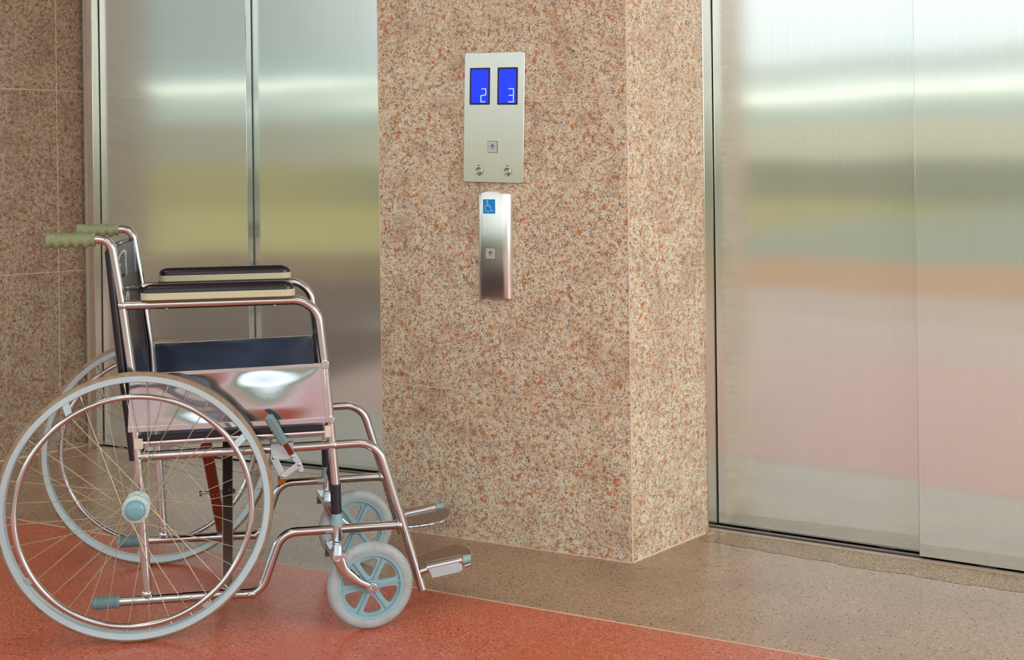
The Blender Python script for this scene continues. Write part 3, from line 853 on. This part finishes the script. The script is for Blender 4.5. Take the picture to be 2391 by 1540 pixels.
# brakes
def brake(y, s):
    # y = frame plane, s = outboard direction sign
    root_mb = MB(); pl = lambda u,v,h: Vector((u, y+s*h, v))
    root_mb.prism([(.302,.417),(.354,.414),(.354,.390),(.349,.386),(.314,.3865),(.302,.392)], pl, .0135, .0165)
    root_mb.prism([(.302,.417),(.354,.414),(.354,.4235),(.302,.4225)], pl, -.008, .0165)
    b = root_mb.build('brake', 'zinc', wc, bevel=.0008)
    # lever: metal strap and ribbed handle, leaning outboard
    oo = lambda x,z,h: Vector((x, y+s*h, z))
    mb = MB(); mb.bar(oo(.3315,.4335,.040), oo(.3500,.3990,.024), .004, .0125, up=(1,0,.5)); mb.build('lever_arm', 'brown_steel', b, bevel=.001)
    mb = MB(); mb.prism([(.345,.405),(.356,.4045),(.3725,.377),(.378,.360),(.3745,.3545),(.3665,.357),(.3600,.375),(.3440,.3940)], pl, .0165, .0205); mb.build('lever_plate', 'zinc', b, bevel=.0008)
    mb = MB(); n_ = 40; m_ = 14; A0 = oo(.2955,.5000,.058); B0 = oo(.3325,.4300,.042); T = (B0-A0).normalized()
    N_ = Vector((T.z,0,-T.x)).normalized(); Bn = T.cross(N_).normalized(); vs = []
    for i in range(m_+1):
        t = i/m_; k_ = 1.0
        if t < .12: k_ = math.sqrt(max(.02,1-((.12-t)/.12)**2))
        for k in range(n_):
            g_ = 2*PI*k/n_; r_ = 1+(.05 if k%4 < 2 else -.03)*(1 if .08 < t < .97 else 0)
            cs, sn = math.cos(g_), math.sin(g_)
            wv = .0112-.0012*t
            vs.append(A0+(B0-A0)*t + N_*wv*k_*r_*(abs(cs)**.75)*(1 if cs > 0 else -1) + Bn*.0085*k_*r_*(abs(sn)**.75)*(1 if sn > 0 else -1))
    fs = [(i*n_+k,i*n_+(k+1)%n_,(i+1)*n_+(k+1)%n_,(i+1)*n_+k) for i in range(m_) for k in range(n_)]
    fs.append(tuple(range(n_))); fs.append(tuple(m_*n_+k for k in range(n_-1,-1,-1)))
    mb.add(vs, fs); mb.build('brake_handle', 'teal_grip', b, angle=22)
    def link(p, q, w_, h0, h1):
        p = Vector(p); q = Vector(q); d = (q-p).normalized(); n2 = Vector((-d.y,d.x)); poly = []
        for c_, a0 in ((q,-90),(p,90)):
            for k in range(9):
                a = R(a0+180*k/8); poly.append(tuple(c_+(d*math.cos(a)+n2*math.sin(a))*w_))
        mb = MB(); mb.prism(poly, pl, h0, h1); mb.build('brake_link', 'zinc', b, bevel=.0006)
    link((.3085,.3925),(.3285,.3500), .0078, .0170, .0205)
    link((.3285,.3490),(.3660,.3745), .0068, .0210, .0245)
    for x,z,h_ in ((.3085,.3925,.0205),(.3520,.3930,.0205),(.3660,.3745,.0245),(.3285,.3490,.0245)):
        mb = MB(); mb.sphere(pl(x,z,h_), .0046, 8, (1,.5,1)); mb.build('brake_rivet', 'bolt', b)
    mb = MB(); mb.tube([pl(.3265,.337,.024), pl(.3265,.337,-.012)], .0088, 16); mb.build('brake_shoe', 'rust', b)
brake(YN, -1); brake(YF, 1)

# foot rests
def footrest(y, s):
    "s: outboard direction"
    a = Vector((.650,y,.0990)); d = Vector((.9888,0,.149)); up = Vector((-.149,0,.9888)); inn = Vector((0,-s,0))
    tilt = R(2)
    def fl(u, v, h): return a + d*u + inn*v*math.cos(tilt) + up*(h+v*math.sin(tilt)*0)
    # plate outline: (along d, inward)
    out = [(.004,.012),(.118,.012),(.131,.030),(.134,.060),(.128,.092),(.112,.120),(.090,.131),(.030,.118),(-.006,.098),(-.018,.07),(-.016,.035),(-.008,.018)]
    o3 = []
    P = [Vector(p) for p in out]; n_ = len(P)
    for i in range(n_):      # Chaikin rounding
        p, q = P[i], P[(i+1)%n_]; o3 += [p*.75+q*.25, p*.25+q*.75]
    o3 = [(p.x,p.y) for p in o3]
    mb = MB(); mb.prism(o3, fl, -.004, .002); pl_ = mb.build('foot_plate', 'plate_foot', wc, bevel=.0015)
    mb = MB(); k = 0
    x = .004
    while x < .118:
        mb.tube([fl(x,.030,.002), fl(x,.113 if .02 < x < .10 else .095,.002)], .0018, 6); x += .0105
    rb = mb.build('tread_ribs', 'plate_foot', pl_)
    # rolled rim
    mb = MB(); mb.tube([fl(p[0],p[1],-.002) for p in o3], .0042, 8, closed=True); mb.build('plate_rim', 'chrome', pl_)
    mb = MB(); mb.tube([fl(-.002,0,-.002), fl(.018,0,.0)], .0085, 16); mb.build('hinge_stub', 'chrome', pl_)
    mb = MB(); mb.tube([fl(.098,0,0), fl(.116,0,0)], .0060, 16); mb.build('hinge_rod', 'chrome', pl_)
    mb = MB()
    mb.tube([fl(.0155,0,.004), fl(.1020,0,.004)], .0125, 24)
    mb.tube([fl(.0155,0,.004), fl(.0185,0,.004)], .0140, 24); mb.tube([fl(.0940,0,.004), fl(.0965,0,.004)], .0140, 24)
    mb.build('hinge_tube', 'chrome', pl_)
    mb = MB(); w0 = -.0125
    vs = [fl(.018,w0,.004), fl(.097,w0,.004), fl(.100,w0,-.016), fl(.092,w0,-.0215), fl(.024,w0,-.0215)]
    vs2 = [p + inn*.022 for p in vs]; n_ = 5
    mb.add(vs+vs2, [tuple(range(n_)), tuple(range(2*n_-1,n_-1,-1))]+[(i,(i+1)%n_,(i+1)%n_+n_,i+n_) for i in range(n_)])
    mb.build('hinge_bracket', 'zinc', pl_, bevel=.0015)
    mb = MB(); mb.tube([fl(.1045,0,.003), fl(.1235,0,.003)], [.0098,.0088], 20); tp = mb.build('rod_tip', 'teal', pl_)
    mb = MB(); mb.tube([fl(.106,-.004,-.012), fl(.122,-.004,-.010)], .0045, 12); mb.build('stop_pin', 'bolt', pl_)
footrest(YN, -1); footrest(YF, 1)

# ------------------------------------------------------------------ light and sky
wd = bpy.data.worlds.new('World'); S.world = wd; wd.use_nodes = True
nt = wd.node_tree; bg = nt.nodes['Background']
tc = nt.nodes.new('ShaderNodeTexCoord'); sx = nt.nodes.new('ShaderNodeSeparateXYZ'); nt.links.new(tc.outputs['Generated'], sx.inputs[0])
rp = nt.nodes.new('ShaderNodeValToRGB'); nt.links.new(sx.outputs['Z'], rp.inputs[0])
el = rp.color_ramp.elements
el[0].position = 0.; el[0].color = (.62,.69,.72,1)
el[1].position = 1.; el[1].color = (.70,.74,.80,1)
for p, c in ((.05,(.70,.76,.78,1)),(.09,(1.0,1.06,1.10,1)),(.16,(1.24,1.28,1.30,1)),(.28,(1.1,1.14,1.18,1)),(.45,(.95,.97,1.0,1))):
    e = el.new(p); e.color = c
nt.links.new(rp.outputs[0], bg.inputs[0]); bg.inputs[1].default_value = 1.12
def area(name, loc, target, size, power, col=(1,1,1)):
    l = bpy.data.lights.new(name, 'AREA'); l.energy = power; l.size = size; l.color = col
    o = bpy.data.objects.new(name, l); COL.objects.link(o); o.location = loc
    o.rotation_euler = (Vector(target)-Vector(loc)).to_track_quat('-Z','Y').to_euler()
M['lamp'] = mat('lamp diffuser', (255,252,244), .5, emis=6.)  # unseen ceiling panels added to brighten the hall
for k_, (a_, b_) in enumerate(((0.,-1.2),(2.6,-1.2),(-2.0,-3.0),(2.2,-3.2))):
    c0 = fp(a_, b_); 
    mb = MB(); mb.bar((c0.x,c0.y,2.885), (c0.x+Dl.x*1.2,c0.y+Dl.y*1.2,2.885), .30, .03); o = structure(mb.build('trim_%d' % (5+k_), 'lamp'))
area('window_daylight', (4.6,.0,1.9), (.3,3.4,.9), 2.4, 95, (1,.99,.97))

# ------------------------------------------------------------------ camera
cam = bpy.data.cameras.new('camera'); co = bpy.data.objects.new('camera', cam); COL.objects.link(co)
L_ = .0125; q = math.hypot(1,L_); c_, s_ = 1/q, L_/q
co.matrix_world = Matrix(((c_,s_,0,0),(0,0,-1,0),(-s_,c_,0,1.07),(0,0,0,1)))
cam.sensor_fit = 'HORIZONTAL'; cam.sensor_width = 36; cam.lens = 2960*36/2391
cam.shift_y = -(770-381)/2391; cam.clip_start = .05; cam.clip_end = 300
S.camera = co
S.view_settings.view_transform = 'Standard'; S.view_settings.look = 'None'; S.view_settings.gamma = 1
S.view_settings.use_curve_mapping = False; S.view_settings.exposure = 0.30
